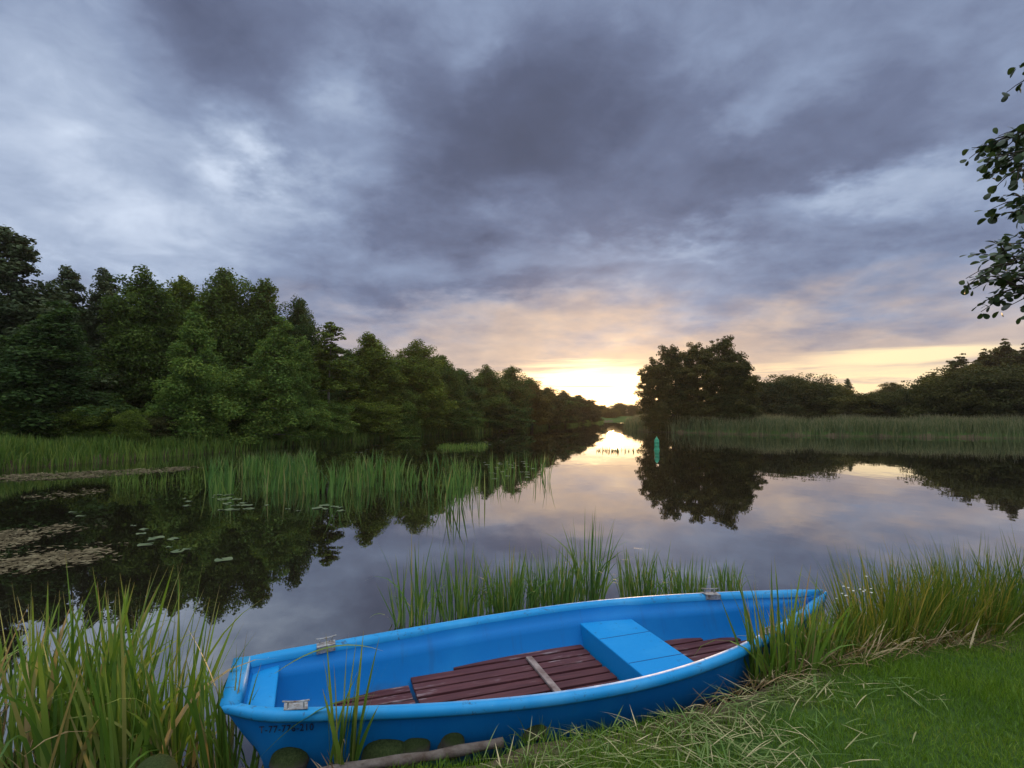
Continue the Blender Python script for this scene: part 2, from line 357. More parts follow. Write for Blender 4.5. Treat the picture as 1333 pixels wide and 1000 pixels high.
def sinh_axis(lo, hi, c, a, n):
    u = np.linspace(np.arcsinh((lo - c) / a), np.arcsinh((hi - c) / a), n); return c + a * np.sinh(u)
gx = sinh_axis(-420, 420, .8, 2.6, 500); gy = sinh_axis(-100, 460, 3.2, 1.6, 430)
X, Y = np.meshgrid(gx, gy); P = np.c_[X.ravel(), Y.ravel()]; dist = poly_dist(P)
V = np.c_[P, land_z(P, dist)]
def grid_faces(nx, ny):
    i = np.arange(nx - 1); j = np.arange(ny - 1); I, J = np.meshgrid(i, j); a = (J * nx + I).ravel()
    return np.stack([a, a + 1, a + 1 + nx, a + nx], 1)
tag(link('ground', mesh_np('ground', V, grid_faces(len(gx), len(gy)), {'dist': dist}), M['ground']), kind='structure')
wv = np.array([(-300, -70, 0), (300, -70, 0), (300, 130, 0), (-300, 130, 0)], float)
tag(link('water', mesh_np('water', wv, np.array([[0, 1, 2, 3]]), smooth=False), M['water']), kind='structure')
def gz(x, y): return float(land_z(np.array([[x, y]]))[0])

# ------------------------------------------------------------------ blades (reed, sedge, grass)
def blades(base, h, az_, t0, t1, w, seg=4, flat=None, pow_=1.5):
    """ribbons: base (N,3), length, lean azimuth, start and added bend from upright, width"""
    n = len(base); t = np.linspace(0, 1, seg + 1)
    th = t0[:, None] + t1[:, None] * t[None] ** pow_
    dl = (h / seg)[:, None]; hx = np.concatenate([np.zeros((n, 1)), np.cumsum(np.sin((th[:, 1:] + th[:, :-1]) / 2) * dl, 1)], 1)
    hz = np.concatenate([np.zeros((n, 1)), np.cumsum(np.cos((th[:, 1:] + th[:, :-1]) / 2) * dl, 1)], 1)
    ca, sa = np.cos(az_), np.sin(az_)
    C = np.stack([base[:, 0, None] + hx * ca[:, None], base[:, 1, None] + hx * sa[:, None], base[:, 2, None] + hz], 2)
    fa = az_ + np.pi / 2 if flat is None else flat
    wd = np.stack([np.cos(fa), np.sin(fa), np.zeros(n)], 1)
    prof = np.minimum(1, .55 + t * 2.2) * (1 - t ** 2.6); prof[-1] = .04
    off = wd[:, None, :] * (w[:, None] * prof[None] * .5)[:, :, None]
    V = np.stack([C - off, C + off], 2).reshape(-1, 3)
    k = np.arange(n)[:, None] * (2 * (seg + 1)) + np.arange(seg)[None] * 2
    F = np.stack([k, k + 1, k + 3, k + 2], 2).reshape(-1, 4)
    r = np.repeat(rng.random(n), 2 * (seg + 1)); tt = np.tile(np.repeat(t, 2), n)
    return V, F, r, tt
def blade_mesh(name, parts):
    vs, fs, rs, ts, b = [], [], [], [], 0
    for (V, F, r, tt) in parts:
        vs.append(V); fs.append(F + b); rs.append(r); ts.append(tt); b += len(V)
    return mesh_np(name, np.concatenate(vs), np.concatenate(fs), {'rnd': np.concatenate(rs), 'tt': np.concatenate(ts)})
def clump_parts(n, rx, ry, hmin, hmax, w, lean=.28, bend=.5, seg=6, bias=None, z=0.0, broken=.06):
    rr = np.sqrt(rng.random(n)); a = rng.random(n) * 2 * np.pi
    base = np.stack([rr * np.cos(a) * rx, rr * np.sin(a) * ry, np.full(n, z - .03)], 1)
    az_ = a + rng.normal(0, .9, n)
    if bias is not None: az_ = np.where(rng.random(n) < .5, bias + rng.normal(0, .5, n), az_)
    h = rng.uniform(hmin, hmax, n) * (1 - .25 * rr * rng.random(n))
    t0 = np.abs(rng.normal(0, lean * .5, n)) + lean * .35 * rr; t1 = np.abs(rng.normal(0, bend, n)) * rng.random(n)
    k = rng.random(n) < broken; t1[k] += rng.uniform(1.2, 2.2, k.sum())
    return blades(base, h, az_, t0, t1, w * rng.uniform(.55, 1.25, n), seg, rng.random(n) * np.pi)

# lawn
def lawn():
    n = 340000; x = rng.uniform(-2.6, 6.0, n); y = rng.uniform(.5, 5.4, n)
    P = np.c_[x, y]; d = poly_dist(P); k = (d > .04) & (d < 3.2) & (rng.random(n) < np.clip(.25 + (d - .10 + .14 * wob(x, y, 2.5)) * 2.2, .12, 1))
    k &= (x < 1.3 * y + .8) & ~((d < .24 + .07 * wob(x, y, 3.3)) & (x > 1.25) & (rng.random(n) < .93))
    k &= ~((x < 1.9) & (wob(x * 1.4 + 5, y * 2.2, 2.4) > rng.uniform(-.2, 1.1, n)))
    P, d = P[k], d[k]; n = len(P); base = np.c_[P, land_z(P, d) - .004]
    tall = np.clip(wob(P[:, 0] + 3, P[:, 1], 1.6), 0, 1)
    tall = np.maximum(tall, np.clip(1.5 - np.hypot((P[:, 0] - .25) / .55, (P[:, 1] - 2.75) / .2), 0, 1.2)); h = rng.uniform(.022, .055, n) * (1 + .9 * tall)
    patch = .5 + .5 * wob(P[:, 0] * 1.3 + 2, P[:, 1] * 2.0, 1.9)
    V_, F_, r_, t_ = (blades(base, h, rng.random(n) * 6.28, np.abs(rng.normal(0, .35, n)), rng.uniform(0, 1.0, n), rng.uniform(.0025, .005, n), 2, rng.random(n) * 3.14))
    return blade_mesh('lawn_grass', [(V_, F_, np.clip(r_ * .62 + np.repeat(patch, 6) * .30 + .02, 0, 1), t_)])
tag(link('lawn_grass', lawn(), M['lawn']), 'short mown green grass covering the near bank', 'grass', kind='stuff')
def clippings():
    pts = []
    for (px, py, s, k) in ((720, 992, .16, 90), (830, 975, .26, 190), (930, 940, .22, 170), (1010, 905, .22, 170), (860, 935, .16, 70), (930, 992, .28, 170), (1080, 900, .20, 80), (1180, 905, .14, 26), (770, 925, .10, 50), (1120, 960, .3, 16), (1010, 960, .22, 60), (985, 985, .07, 60)):
        c = at(px, py, .33); pts.append(np.c_[rng.normal(c.x, s, k), rng.normal(c.y, s * .42, k)])
    P = np.concatenate(pts); d = poly_dist(P); P = P[(d > .03) & (rng.random(len(d)) < .62)]; n = len(P)
    base = np.c_[P, land_z(P) + rng.uniform(.012, .05, n)]
    A = blades(base, rng.uniform(.05, .24, n) ** 1.0, rng.normal(.35, 1.1, n) + np.where(rng.random(n) < .5, np.pi, 0), rng.normal(1.42, .10, n), rng.normal(.22, .20, n), rng.uniform(.003, .008, n), 4)
    return blade_mesh('cut_reeds', [A])
tag(link('cut_reeds', clippings(), M['clip']), 'cut reed stalks and dry clippings strewn over the lawn edge', 'clippings', kind='stuff')

# ------------------------------------------------------------------ boat
BX, BY, BA, BL = -1.635, 2.948, rad(19.9), 4.344
SS = np.array([0, .06, .15, .28, .42, .56, .70, .82, .91, .965, 1.0]); WW = np.array([.262, .335, .424, .532, .605, .612, .520, .372, .225, .118, .022])
def boat_w(s):
    m_ = np.gradient(WW, SS); i = min(max(np.searchsorted(SS, s, side='right') - 1, 0), len(SS) - 2); h = SS[i + 1] - SS[i]; t = (s - SS[i]) / h
    return (2*t**3-3*t**2+1)*WW[i]+(t**3-2*t**2+t)*h*m_[i]+(-2*t**3+3*t**2)*WW[i+1]+(t**3-t**2)*h*m_[i+1]
def boat_g(s): return .414 + .074 * max(0, 1 - s / .5) ** 2 + .085 * max(0, (s - .4) / .6) ** 2
def boat_b(s): return -.10 + .42 * max(0, (s - .72) / .28) ** 2.2 + .20 * max(0, 1 - s / .28) ** 1.7
def outer_n(s, z):                          # half width of the outer skin at height z
    w, g, b = boat_w(s), boat_g(s), boat_b(s); t = min(max((z - b) / (g - b), 0), 1)
    return (w - .020) * float(np.interp(t, (0, .03, .08, .18, .32, .5, .7, .86, 1), (0, .30, .47, .62, .745, .845, .925, .972, 1)))
def skin_profiles(s):
    w, g, b = boat_w(s), boat_g(s), boat_b(s); k = min(1, w / .2)
    out = [(0, b)] + [(outer_n(s, b + (g - .05 - b) * t), b + (g - .05 - b) * t) for t in (.02, .05, .10, .2, .35, .5, .65, .8, .92, 1)]
    fl = b + .115; ins = []
    for t in (1, .86, .84, .7, .55, .4, .25, .12, .05, 0):
        z = fl + (g - .03 - fl) * t; th = (.052 if t > .85 else .066) * k
        ins.append((max(.0, outer_n(s, z) - th - .05 * k * max(0, .15 - t) / .15), z))
    ins.append((0, fl)); return out, ins
def rim_profile(s):
    w, g = boat_w(s), boat_g(s); k = min(1, w / .15); w2 = outer_n(s, g - .05)
    return [(w2 - .012 * k, g - .052), (w - .004, g - .050), (w + .004, g - .036), (w + .002, g - .014), (w - .010 * k, g - .002), (w - .030 * k, g + .001), (w - .055 * k, g - .002), (w - .075 * k, g - .012), (w - .080 * k, g - .040)]
boat = empty('rowing_boat', (BX, BY, 0), BA); boat.rotation_euler = (rad(1.0), 0, BA)
tag(boat, 'blue rowing boat with dark red floor slats, moored against the grassy bank', 'boat')
ST = [0, .012, .03, .06, .09, .12] + list(np.linspace(.16, .88, 30)) + [.90, .915, .93, .945, .958, .97, .98, .988, .994, 1.0]
def loft(name, prof, mat, stations=ST, caps=()):
    b = MB(); rows = []
    for s in stations:
        pr = prof(s); row = [(s * BL, -n, z) for (n, z) in pr] ; row2 = [(s * BL, n, z) for (n, z) in pr]
        rows.append((row, row2))
    for side in (0, 1):
        n = len(rows[0][0]); vs = [p for r in rows for p in r[side]]
        b.add(vs, [(i * n + k, i * n + k + 1, (i + 1) * n + k + 1, (i + 1) * n + k) for i in range(len(rows) - 1) for k in range(n - 1)])
    return b, rows
hb, rows = loft('hull', lambda s: skin_profiles(s)[0], None)
o0 = rows[0]; hb.add(o0[0] + o0[1][::-1], [tuple(range(2 * len(o0[0])))])
ib, irow = loft('inner', lambda s: skin_profiles(s)[1], None, ST[2:])
i0 = irow[0]; ib.add(i0[0] + i0[1][::-1], [tuple(range(2 * len(i0[0])))])
hb.add(ib.v, ib.f)
def rake(v): return (v[0] + max(0, .34 - v[0]) / .34 * (.145 + .52 * max(0, boat_g(0) - v[2])), v[1], v[2])   # overhanging transom
hb.v = [rake(v) for v in hb.v]
hull = hb.build('hull', M['hull'], boat, True)
rb, rr_ = loft('rim', rim_profile, None)
a_, c_ = rr_[0]; top0 = [a_, c_]
# the rim runs on across the transom
prof0 = rim_profile(0); g0 = boat_g(0); w0 = boat_w(0)
rb.box(-.008, .136, -w0 + .004, w0 - .004, g0 - .048, g0 + .003)
rb.v = [rake(v) for v in rb.v]
rim = rb.build('gunwale', M['rim'], boat, True)
def seat_slab(name, s0, s1, ztop, depth, inset=.065, mat='seat', notch=0.0):
    b = MB(); st = np.linspace(s0, s1, 8); up, lo = [], []
    for s in st:
        n1_ = max(.02, outer_n(s, ztop) - inset + .012); n2_ = max(.02, outer_n(s, max(ztop - depth, boat_b(s) + .14)) - inset + .012)
        up.append((s * BL, n1_)); lo.append((s * BL, n2_))
    k = len(st); zb = ztop - depth
    vs = [(x, -n, ztop) for x, n in up] + [(x, n, ztop) for x, n in up] + [(x, -n, zb) for x, n in lo] + [(x, n, zb) for x, n in lo]
    fs = []
    for i in range(k - 1):
        fs += [(i, i + 1, k + i + 1, k + i), (2*k+i, 3*k+i, 3*k+i+1, 2*k+i+1), (i, 2*k+i, 2*k+i+1, i+1), (k+i, k+i+1, 3*k+i+1, 3*k+i)]
    fs += [(0, k, 3*k, 2*k), (k-1, 3*k-1, 4*k-1, 2*k-1)]
    b.add(vs, fs); return b.build(name, M[mat], boat, False, .008)
ss_ = seat_slab('stern_seat', .0545, .088, .405, .030, .058)
b = MB(); nn_ = outer_n(.084, .20) - .06; nt_ = outer_n(.084, .37) - .055
b.add([(x, n * k, z) for x in (.080 * BL, .086 * BL) for (n, z) in ((nn_, .16), (nt_, .372)) for k in (-1, 1)], [(0, 1, 3, 2), (4, 6, 7, 5), (0, 4, 5, 1), (2, 3, 7, 6), (0, 2, 6, 4), (1, 5, 7, 3)]); b.build('seat_bulkhead', M['hull'], boat)
th = seat_slab('thwart', .566, .662, .302, .24)
for n0 in (.196, -.184):
    sb = MB(); sb.box(.567 * BL, .661 * BL, n0 - .0025, n0 + .0025, .296, .3035); sb.build('seam', M['seam'], th)
def grating(name, s0, s1, nmax, z, count, gap, mat, flare=False):
    b = MB(); pitch = 2 * nmax / count
    for k in range(count):
        n0 = -nmax + k * pitch + gap / 2; n1_ = n0 + pitch - gap; x0, x1 = s0 * BL, s1 * BL
        xa, xb = x0 + R.uniform(0, .006), x1 - R.uniform(0, .010); zt = z + R.uniform(-.003, .003); up, k_ = [], 0
        for x in np.linspace(xa, xb, 14):
            L_ = outer_n(x / BL, z) - .062; a_n, b_n = max(n0, -L_), min(n1_, L_)
            if b_n - a_n > .012: up.append((x, a_n, b_n))
        if len(up) < 2: continue
        vs = [(x, n, zz) for (x, a_n, b_n) in up for n in (a_n, b_n) for zz in (z - .022, zt)]; m_ = len(up)
        fs = [(0, 1, 3, 2), tuple(4 * (m_ - 1) + q for q in (0, 2, 3, 1))]
        for q in range(m_ - 1):
            o_ = 4 * q; fs += [(o_ + 1, o_ + 5, o_ + 7, o_ + 3), (o_, o_ + 2, o_ + 6, o_ + 4), (o_, o_ + 4, o_ + 5, o_ + 1), (o_ + 2, o_ + 3, o_ + 7, o_ + 6)]
        b.add(vs, fs)
    for s in np.arange(s0 + .03, s1, .11):
        n = min(nmax, outer_n(s, z) - .10)
        b.box(s * BL - .02, s * BL + .02, -n, n, z - .05, z - .0225)
    return b.build(name, M['floor_wood'], boat, False, .003)
grating('floor_grating', .268, .562, .47, .172, 10, .022, 'floor_wood')
grating('floor_grating', .150, .266, .42, .146, 9, .020, 'floor_wood')
grating('floor_grating', .668, .875, .42, .155, 9, .020, 'floor_wood')
bt = MB(); bt.box(.452 * BL, .452 * BL + .045, -.30, .345, .174, .192); bt.build('cross_batten', M['batten'], boat, False, .004)
def rowlock(s, side):
    g, w = boat_g(s), boat_w(s); b = MB(); x = s * BL; sl = (boat_w(s + .02) - boat_w(s - .02)) / (.04 * BL) * side
    def T(u, v, z): return (x + u, side * (w - .03 + v) + u * sl, g + z)
    b.box(-.055, .055, -.050, .010, .003, .006, T); b.box(-.055, .055, -.056, -.050, -.034, .006, T);
    for u in (-.036, .036):
        b.box(u - .004, u + .004, -.012, -.002, .006, .034, T)
    pts = [T(u, -.006, 
        .034 + 1.1 * u * u) for u in np.linspace(-.062, .062, 9)]
    b.tube(pts, [.0045] * 9, 6)
    for u in (-.042, .042):
        b.tube([T(u, -.055, -.024), T(u, -.061, -.024)], [.005, .004], 6)
    return b.build('rowlock', M['metal'], boat, False)
for s, side in ((.148, 1), (.112, -1), (.812, 1), (.785, -1)): rowlock(s, side)
# registration number on the near side
cu = bpy.data.curves.new('registration_number', 'FONT'); cu.body = 'T-77-776-210'; cu.size = 1.0; cu.offset = .010; cu.extrude = 0.0; cu.space_character = 1.12
tmp = bpy.data.objects.new('tmp', cu); col.objects.link(tmp); bpy.context.view_layer.update()
tm = bpy.data.meshes.new_from_object(tmp.evaluated_get(bpy.context.evaluated_depsgraph_get())); bpy.data.objects.remove(tmp)
co = np.array([v.co for v in tm.vertices]); lo_, hi_ = co.min(0), co.max(0)
for v in tm.vertices:
    u = (v.co.x - lo_[0]) / (hi_[0] - lo_[0]); q = (v.co.y - lo_[1]) / (hi_[1] - lo_[1])
    x = .074 * BL + u * .248; z = .352 + q * .038; v.co = (x, -(outer_n(x / BL, z) + .007), z)
tm.name = 'registration_number'; tm.materials.clear(); link('registration_number', tm, M['black'], hull)

# ------------------------------------------------------------------ stones and log on the bank edge
def rock_mesh(seed, fl=.75):
    import bmesh
    r = np.random.default_rng(seed); bm = bmesh.new(); bmesh.ops.create_icosphere(bm, subdivisions=4, radius=1)
    k = r.normal(size=(7, 3)); ph = r.random(7) * 6
    for v in bm.verts:
        c = np.array(v.co); dsp = sum(np.sin(c @ k[i] * 1.6 + ph[i]) for i in range(7)) * .045 + .02 * math.sin(c @ k[0] * 7) * math.sin(c @ k[1] * 6)
        v.co = Vector(c * (1 + dsp)); v.co.z *= fl
    me = bpy.data.meshes.new('stone'); bm.to_mesh(me); bm.free(); me.polygons.foreach_set('use_smooth', [True] * len(me.polygons)); me.materials.append(M['stone']); return me
STONES = [(376, 988, .090, .085, 'brown mossy stone beside the reed tuft at the stern'), (498, 976, .120, .085, 'largest mossy stone, green, against the hull behind the log'),
          (540, 972, .080, .085, 'small dark stone touching the right side of the green mossy stone'), (585, 964, .085, .095, 'round brown stone with a grass blade behind the log'),
          (690, 944, .095, .075, 'grass-covered stone by the boat, right of the log end'), (205, 1000, .10, .06, 'flat mossy stone at the foot of the left reeds'),
          (815, 914, .07, .05, 'small stone half buried in dry stalks beside the boat')]
for i, (px, py, r_, hz_, lab) in enumerate(STONES):
    c = at(px, py, .20)
    o = link('stone', rock_mesh(20 + i), None, None, (c.x, c.y, .185)); o.scale = (r_, r_ * .85, hz_ * 1.15); o.rotation_euler = (0, 0, R.random() * 6)
    tag(o, lab, 'stone', 'stones along the bank edge')
b = MB(); A, Bp = at(415, 1004, .24), at(655, 964, .25); pts = [A.lerp(Bp, t) + Vector((0, .003 * math.sin(t * 9), .003 * math.sin(t * 7) - .012)) for t in np.linspace(-.3, 1, 16)]
b.tube(pts, [.024 + .003 * math.sin(i * 1.7) for i in range(16)], 10)
tag(b.build('edging_log', M['log'], None, True), 'weathered grey log lying along the lawn edge in front of the boat', 'log')

# ------------------------------------------------------------------ near reed clumps
def put_clump(name, px, py, z, parts, mat, label, cat, group, dead=None, grounded=False, dy=0.0):
    c = at(px, py, z); c.y += dy
    if grounded: c.z = max(gz(c.x, c.y), -.05)
    e = empty(name, c); tag(e, label, cat, group)
    link('leaf_blades', blade_mesh('leaf_blades', parts), M[mat], e)
    if dead: link('dead_blades', blade_mesh('dead_blades', dead), M['dead'], e)
    return e
def dead_parts(n, rx, ry, h=.3, w=.010): return [clump_parts(n, rx, ry, h * .4, h, w, 1.1, 1.2, 4)]
G1 = 'reed clumps growing in the left corner'
for (px, py, n, hm, w, lab) in (
    (18, 985, 46, .88, .026, 'reed clump at the left edge, cut by the frame'), (75, 1000, 50, 1.05, .028, 'broad reed clump second from the left edge, with brown tips'),
    (125, 965, 50, 1.16, .028, 'tall upright reed clump in the middle of the left bed'), (165, 1010, 46, 1.10, .030, 'reed clump with the widest bright blades, right of the middle of the left bed'),
    (215, 985, 42, 1.10, .026, 'reed clump with the tall leaning blade, left of the boat stern'), (238, 990, 36, .84, .024, 'reed clump pressed against the boat stern'),
    (45, 905, 45, .88, .024, 'thin reed clump standing in open water behind the left edge clump'), (150, 915, 45, 1.0, .024, 'thin reed clump in the water behind the tall upright clump'), (-60, 960, 50, .9, .022, 'reed clump outside the left frame edge')):
    put_clump('reed_clump', px, py, .03, [clump_parts(n, .17, .14, hm * .38, hm, w, .30, .45, 7, broken=.12)], 'reed', lab, 'reeds', G1, dead_parts(14, .16, .13, .35))
c = at(440, 990, .2)
P_ = [clump_parts(26, .07, .03, .34, .78, .021, .20, .35, 7, bias=.1), blades(np.array([[-.46, .0, -.02], [-.42, .22, .35]]), np.array([.72, .66]), np.array([.15, -.25]), np.array([.70, .95]), np.array([.95, .85]), np.array([.026, .024]), 10, np.array([1.5, 1.6]))]
put_clump('reed_clump', 445, 1004, .20, P_, 'reed', 'slender reed tuft standing alone in front of the boat by the number', 'reeds', 'reed tufts beside the boat', dead_parts(16, .10, .06, .22))
put_clump('reed_clump', 695, 958, .25, [clump_parts(22, .07, .05, .08, .20, .010, .6, .6, 5)], 'reed', 'small grass tuft by the near gunwale at mid boat', 'reeds', 'reed tufts beside the boat', None, True)
put_clump('reed_clump', 1022, 878, .28, [clump_parts(100, .19, .10, .34, .80, .019, .25, .45, 7)], 'reed', 'dark green reed clump covering the near side of the bow', 'reeds', 'reed tufts beside the boat', dead_parts(60, .20, .10, .28, .014), True, .04)
put_clump('reed_clump', 1068, 868, .28, [clump_parts(90, .18, .10, .25, .58, .013, .3, .5, 6)], 'reed', 'fuller green reed clump hiding the tip of the bow', 'reeds', 'reed tufts beside the boat', dead_parts(40, .18, .10, .24, .012), True, .10)
put_clump('reed_clump', 925, 890, .28, [clump_parts(50, .22, .07, .10, .25, .010, .5, .8, 5)], 'reed', 'low ragged grass tuft with dry stalks along the near gunwale', 'reeds', 'reed tufts beside the boat', dead_parts(110, .28, .08, .20, .011), True, .03)
put_clump('reed_clump', 830, 905, .28, [clump_parts(26, .18, .05, .06, .15, .008, .7, .8, 5)], 'reed', 'short stubbly grass tuft below the thwart', 'reeds', 'reed tufts beside the boat', dead_parts(80, .22, .05, .13, .010), True, .02)
G2 = 'sedge tussocks along the right bank edge'
for (px, py, n, rx, hm, w, lab) in (
    (1075, 868, 420, .20, .42, .009, 'low green sedge tussock just past the bow'), (1130, 858, 480, .22, .44, .009, 'mid height sedge tussock left of the white flowers'),
    (1185, 845, 600, .24, .96, .010, 'tall yellow sedge tussock with fanned out tips'), (1245, 835, 620, .25, .86, .010, 'golden sedge tussock above the dry brown stalks'),
    (1310, 822, 640, .26, .96, .010, 'green and yellow sedge tussock at the right frame edge'), (1390, 812, 450, .28, .95, .010, 'sedge tussock outside the right frame edge')):
    put_clump('sedge_tussock', px, py, .30, [clump_parts(n, rx, rx * .6, hm * .42, hm, w, .36, .50, 6, broken=.06)], 'sedge', lab, 'sedge', G2, dead_parts(60, rx * 1.1, rx * .6, .24, .010), True, .30)
e = put_clump('flower_plant', 1135, 850, .30, [clump_parts(18, .10, .06, .30, .50, .004, .3, .3, 5, broken=0)], 'reed', 'plant with small white flower heads among the sedge', 'flowers', None, None, True, .20)
for k in range(14):
    a = R.random() * 6.28; r_ = R.random() ** .5 * .16; zc = R.uniform(.34, .52); fb = MB(); cx_, cy_ = math.cos(a) * r_, math.sin(a) * r_ * .7
    rim_ = [(cx_ + math.cos(t) * q, cy_ + math.sin(t) * q, zc + R.uniform(-.003, .003)) for t, q in zip(np.linspace(0, 6.28, 13)[:-1], [.010, .005] * 6)]
    fb.add([(cx_, cy_, zc + .005)] + rim_, [(0, i + 1, (i + 1) % 12 + 1) for i in range(12)]); fb.build('flower_head', M['petal'], e)
for (px, py, k, sx_, lab) in ((1120, 862, 90, .26, 'dry brown stalks fallen at the foot of the mid sedge'), (1225, 842, 170, .34, 'thick heap of bleached dead stalks under the golden sedge'), (960, 893, 120, .26, 'broken brown stalks between the boat bow and the lawn')):
    c = at(px, py, .28); q = np.c_[rng.normal(0, sx_, k), rng.normal(.02, .05, k)]; q[:, 1] += q[:, 0] * .30; zz = land_z(q + [c.x, c.y])
    V_ = blades(np.c_[q, np.maximum(zz, .1) + rng.uniform(0, .04, k)], rng.uniform(.08, .32, k), rng.normal(-1.2, 1.2, k), rng.uniform(.5, 1.45, k), rng.uniform(-.2, .9, k), rng.uniform(.005, .013, k), 5, rng.random(k) * 3.14)
    tag(link('dead_stalks', blade_mesh('dead_stalks', [V_]), M['dead'], None, (c.x, c.y, 0)), lab, 'dead stalks', kind='stuff')
put_clump('reed_clump', 286, 1012, .06, [clump_parts(34, .09, .05, .35, .86, .021, .18, .40, 7, bias=2.9)], 'reed', 'reed clump standing in front of the stern corner and crossing it', 'reeds', G1, dead_parts(10, .10, .05, .3))
put_clump('reed_clump', 312, 1000, .10, [clump_parts(20, .12, .03, .12, .36, .018, .3, .6, 7, bias=3.4)], 'reed', 'short reed tuft in front of the stern corner of the boat', 'reeds', 'reed tufts beside the boat')
G3 = 'reed clumps standing in the water behind the boat'
for (px, py, n, rx, hm, w, lab) in (
    (540, 815, 50, .22, .92, .016, 'leftmost reed clump behind the boat, loose and leaning'), (605, 805, 100, .24, .78, .015, 'reed clump second from the left behind the boat'),
    (665, 798, 150, .24, .72, .014, 'bushy green reed clump behind the middle of the boat'), (722, 790, 170, .24, .74, .014, 'densest reed clump behind the boat, left of the tallest stalks'),
    (768, 782, 80, .14, 1.02, .015, 'reed clump with the tallest straight stalks behind the boat'), (835, 780, 140, .22, .66, .013, 'reed clump right of the tallest stalks, with white specks'),
    (890, 775, 120, .22, .50, .013, 'low reed clump left of the far bow rowlock'), (945, 770, 80, .16, .42, .013, 'lowest reed clump right of the far bow rowlock')):
    put_clump('reed_clump', px, py, 0, [clump_parts(n, rx, rx * .7, hm * .4, hm, w, .20, .35, 6, broken=.10)], 'reed_water', lab, 'reeds', G3, None)

# ------------------------------------------------------------------ reed beds
def scatter_px(poly, n):
    poly = np.array(poly, float); lo, hi = poly.min(0), poly.max(0); out = []
    while len(out) < n:
        q = lo + (hi - lo) * rng.random((4000, 2)); ins = np.zeros(len(q), bool)
        for p0, p1 in zip(poly, np.roll(poly, -1, 0)):
            c = (p0[1] > q[:, 1]) != (p1[1] > q[:, 1])
            with np.errstate(divide='ignore', invalid='ignore'): ins ^= c & (q[:, 0] < (p1[0] - p0[0]) * (q[:, 1] - p0[1]) / (p1[1] - p0[1]) + p0[0])
        out += q[ins].tolist()
    return np.array(out[:n])
def bed(name, poly, n, hmin, hmax, w, mat, label, seg=4, lean=.16, bend=.3, tuft=9, spread=.12):
    poly_w = [tuple(at(px, py, 0).xy) for px, py in poly]
    c = scatter_px(poly_w, max(1, n // tuft)); base2 = np.repeat(c, tuft, 0) + rng.normal(0, spread, (len(c) * tuft, 2)); k = len(base2)
    ch = np.repeat(rng.uniform(.7, 1.0, len(c)), tuft)
    z = np.maximum(land_z(base2), -.02) - .02
    P = blades(np.c_[base2, z], rng.uniform(hmin, hmax, k) * ch, rng.random(k) * 6.28, np.abs(rng.normal(0, lean, k)), np.abs(rng.normal(0, bend, k)), w * rng.uniform(.6, 1.3, k), seg, rng.random(k) * np.pi)
    return tag(link(name, blade_mesh(name, [P]), M[mat]), label, 'reeds', kind='stuff')
bed('reed_bed', [(255, 640), (330, 648), (440, 647), (490, 636), (545, 645), (560, 622), (440, 612), (300, 612)], 950, .50, .98, .034, 'reed_water', 'bright green reed bed standing in mid water', 5, .17, .3, 26, .17)
bed('reed_bed', [(545, 662), (632, 660), (640, 612), (560, 610)], 150, .65, 1.05, .028, 'reed_water', 'darker reeds at the right end of the mid water bed, mirrored as black stems', 5, .12)
bed('reed_bed', [(640, 640), (715, 628), (712, 606), (640, 610)], 70, .5, 1.0, .024, 'reed_water', 'thin scattered rushes right of the mid water reed bed', 4, .12, tuft=4)
bed('reed_bed', [(145, 640), (250, 636), (265, 618), (160, 622)], 160, .25, .55, .020, 'reed_bank', 'short sparse reeds at the left end of the mid water bed', 4)
bed('reed_bed', [(570, 586), (640, 584), (632, 580), (575, 581)], 500, .15, .35, .04, 'reed_bank', 'small floating patch of bright green reeds beyond the mid water bed', 3)
bed('reed_stubble', [(775, 589), (828, 589), (826, 586), (778, 586)], 90, .12, .30, .035, 'reed_far', 'low row of stubble standing in the sun glare on the water', 3, tuft=3)
def strip(name, line, n, inner, outer, hmin, hmax, w, mat, label, seg=3, bias=None):
    L = np.array(line, float); seglen = np.hypot(*np.diff(L, axis=0).T); near = 1 / (1 + (np.hypot(*((L[1:] + L[:-1]) / 2).T) / 25) ** 0.9)
    pr = seglen * near; pr /= pr.sum(); i = rng.choice(len(pr), n, p=pr); t = rng.random(n)
    p = L[i] + (L[i + 1] - L[i]) * t[:, None]; d = L[i + 1] - L[i]; nn = np.stack([-d[:, 1], d[:, 0]], 1) / np.hypot(*d.T)[:, None]
    u = rng.random(n); p = p + nn * (inner + (outer - inner) * u)[:, None] + rng.normal(0, .15, (n, 2))
    mod = .80 + .14 * wob(p[:, 0], p[:, 1], .55) + .10 * wob(p[:, 0] + 9, p[:, 1], 2.1); z = np.maximum(land_z(p), 0) - .02
    P = blades(np.c_[p, z], rng.uniform(hmin, hmax, n) * mod, rng.random(n) * 6.28, np.abs(rng.normal(0, .12, n)), np.abs(rng.normal(0, .45, n)), w * rng.uniform(.6, 1.4, n), seg, rng.random(n) * np.pi)
    return tag(link(name, blade_mesh(name, [P]), M[mat]), label, 'reeds', kind='stuff')
strip('reed_fringe', LEFT[::-1][1:-1], 62000, -.4, 3.2, .42, .92, .042, 'reed_bank', 'green reed fringe along the foot of the left forest')
strip('reed_fringe', RIGHT, 52000, .6, -7.5, 1.00, 1.62, .055, 'reed_far', 'tall grey green reed fringe along the far right bank')

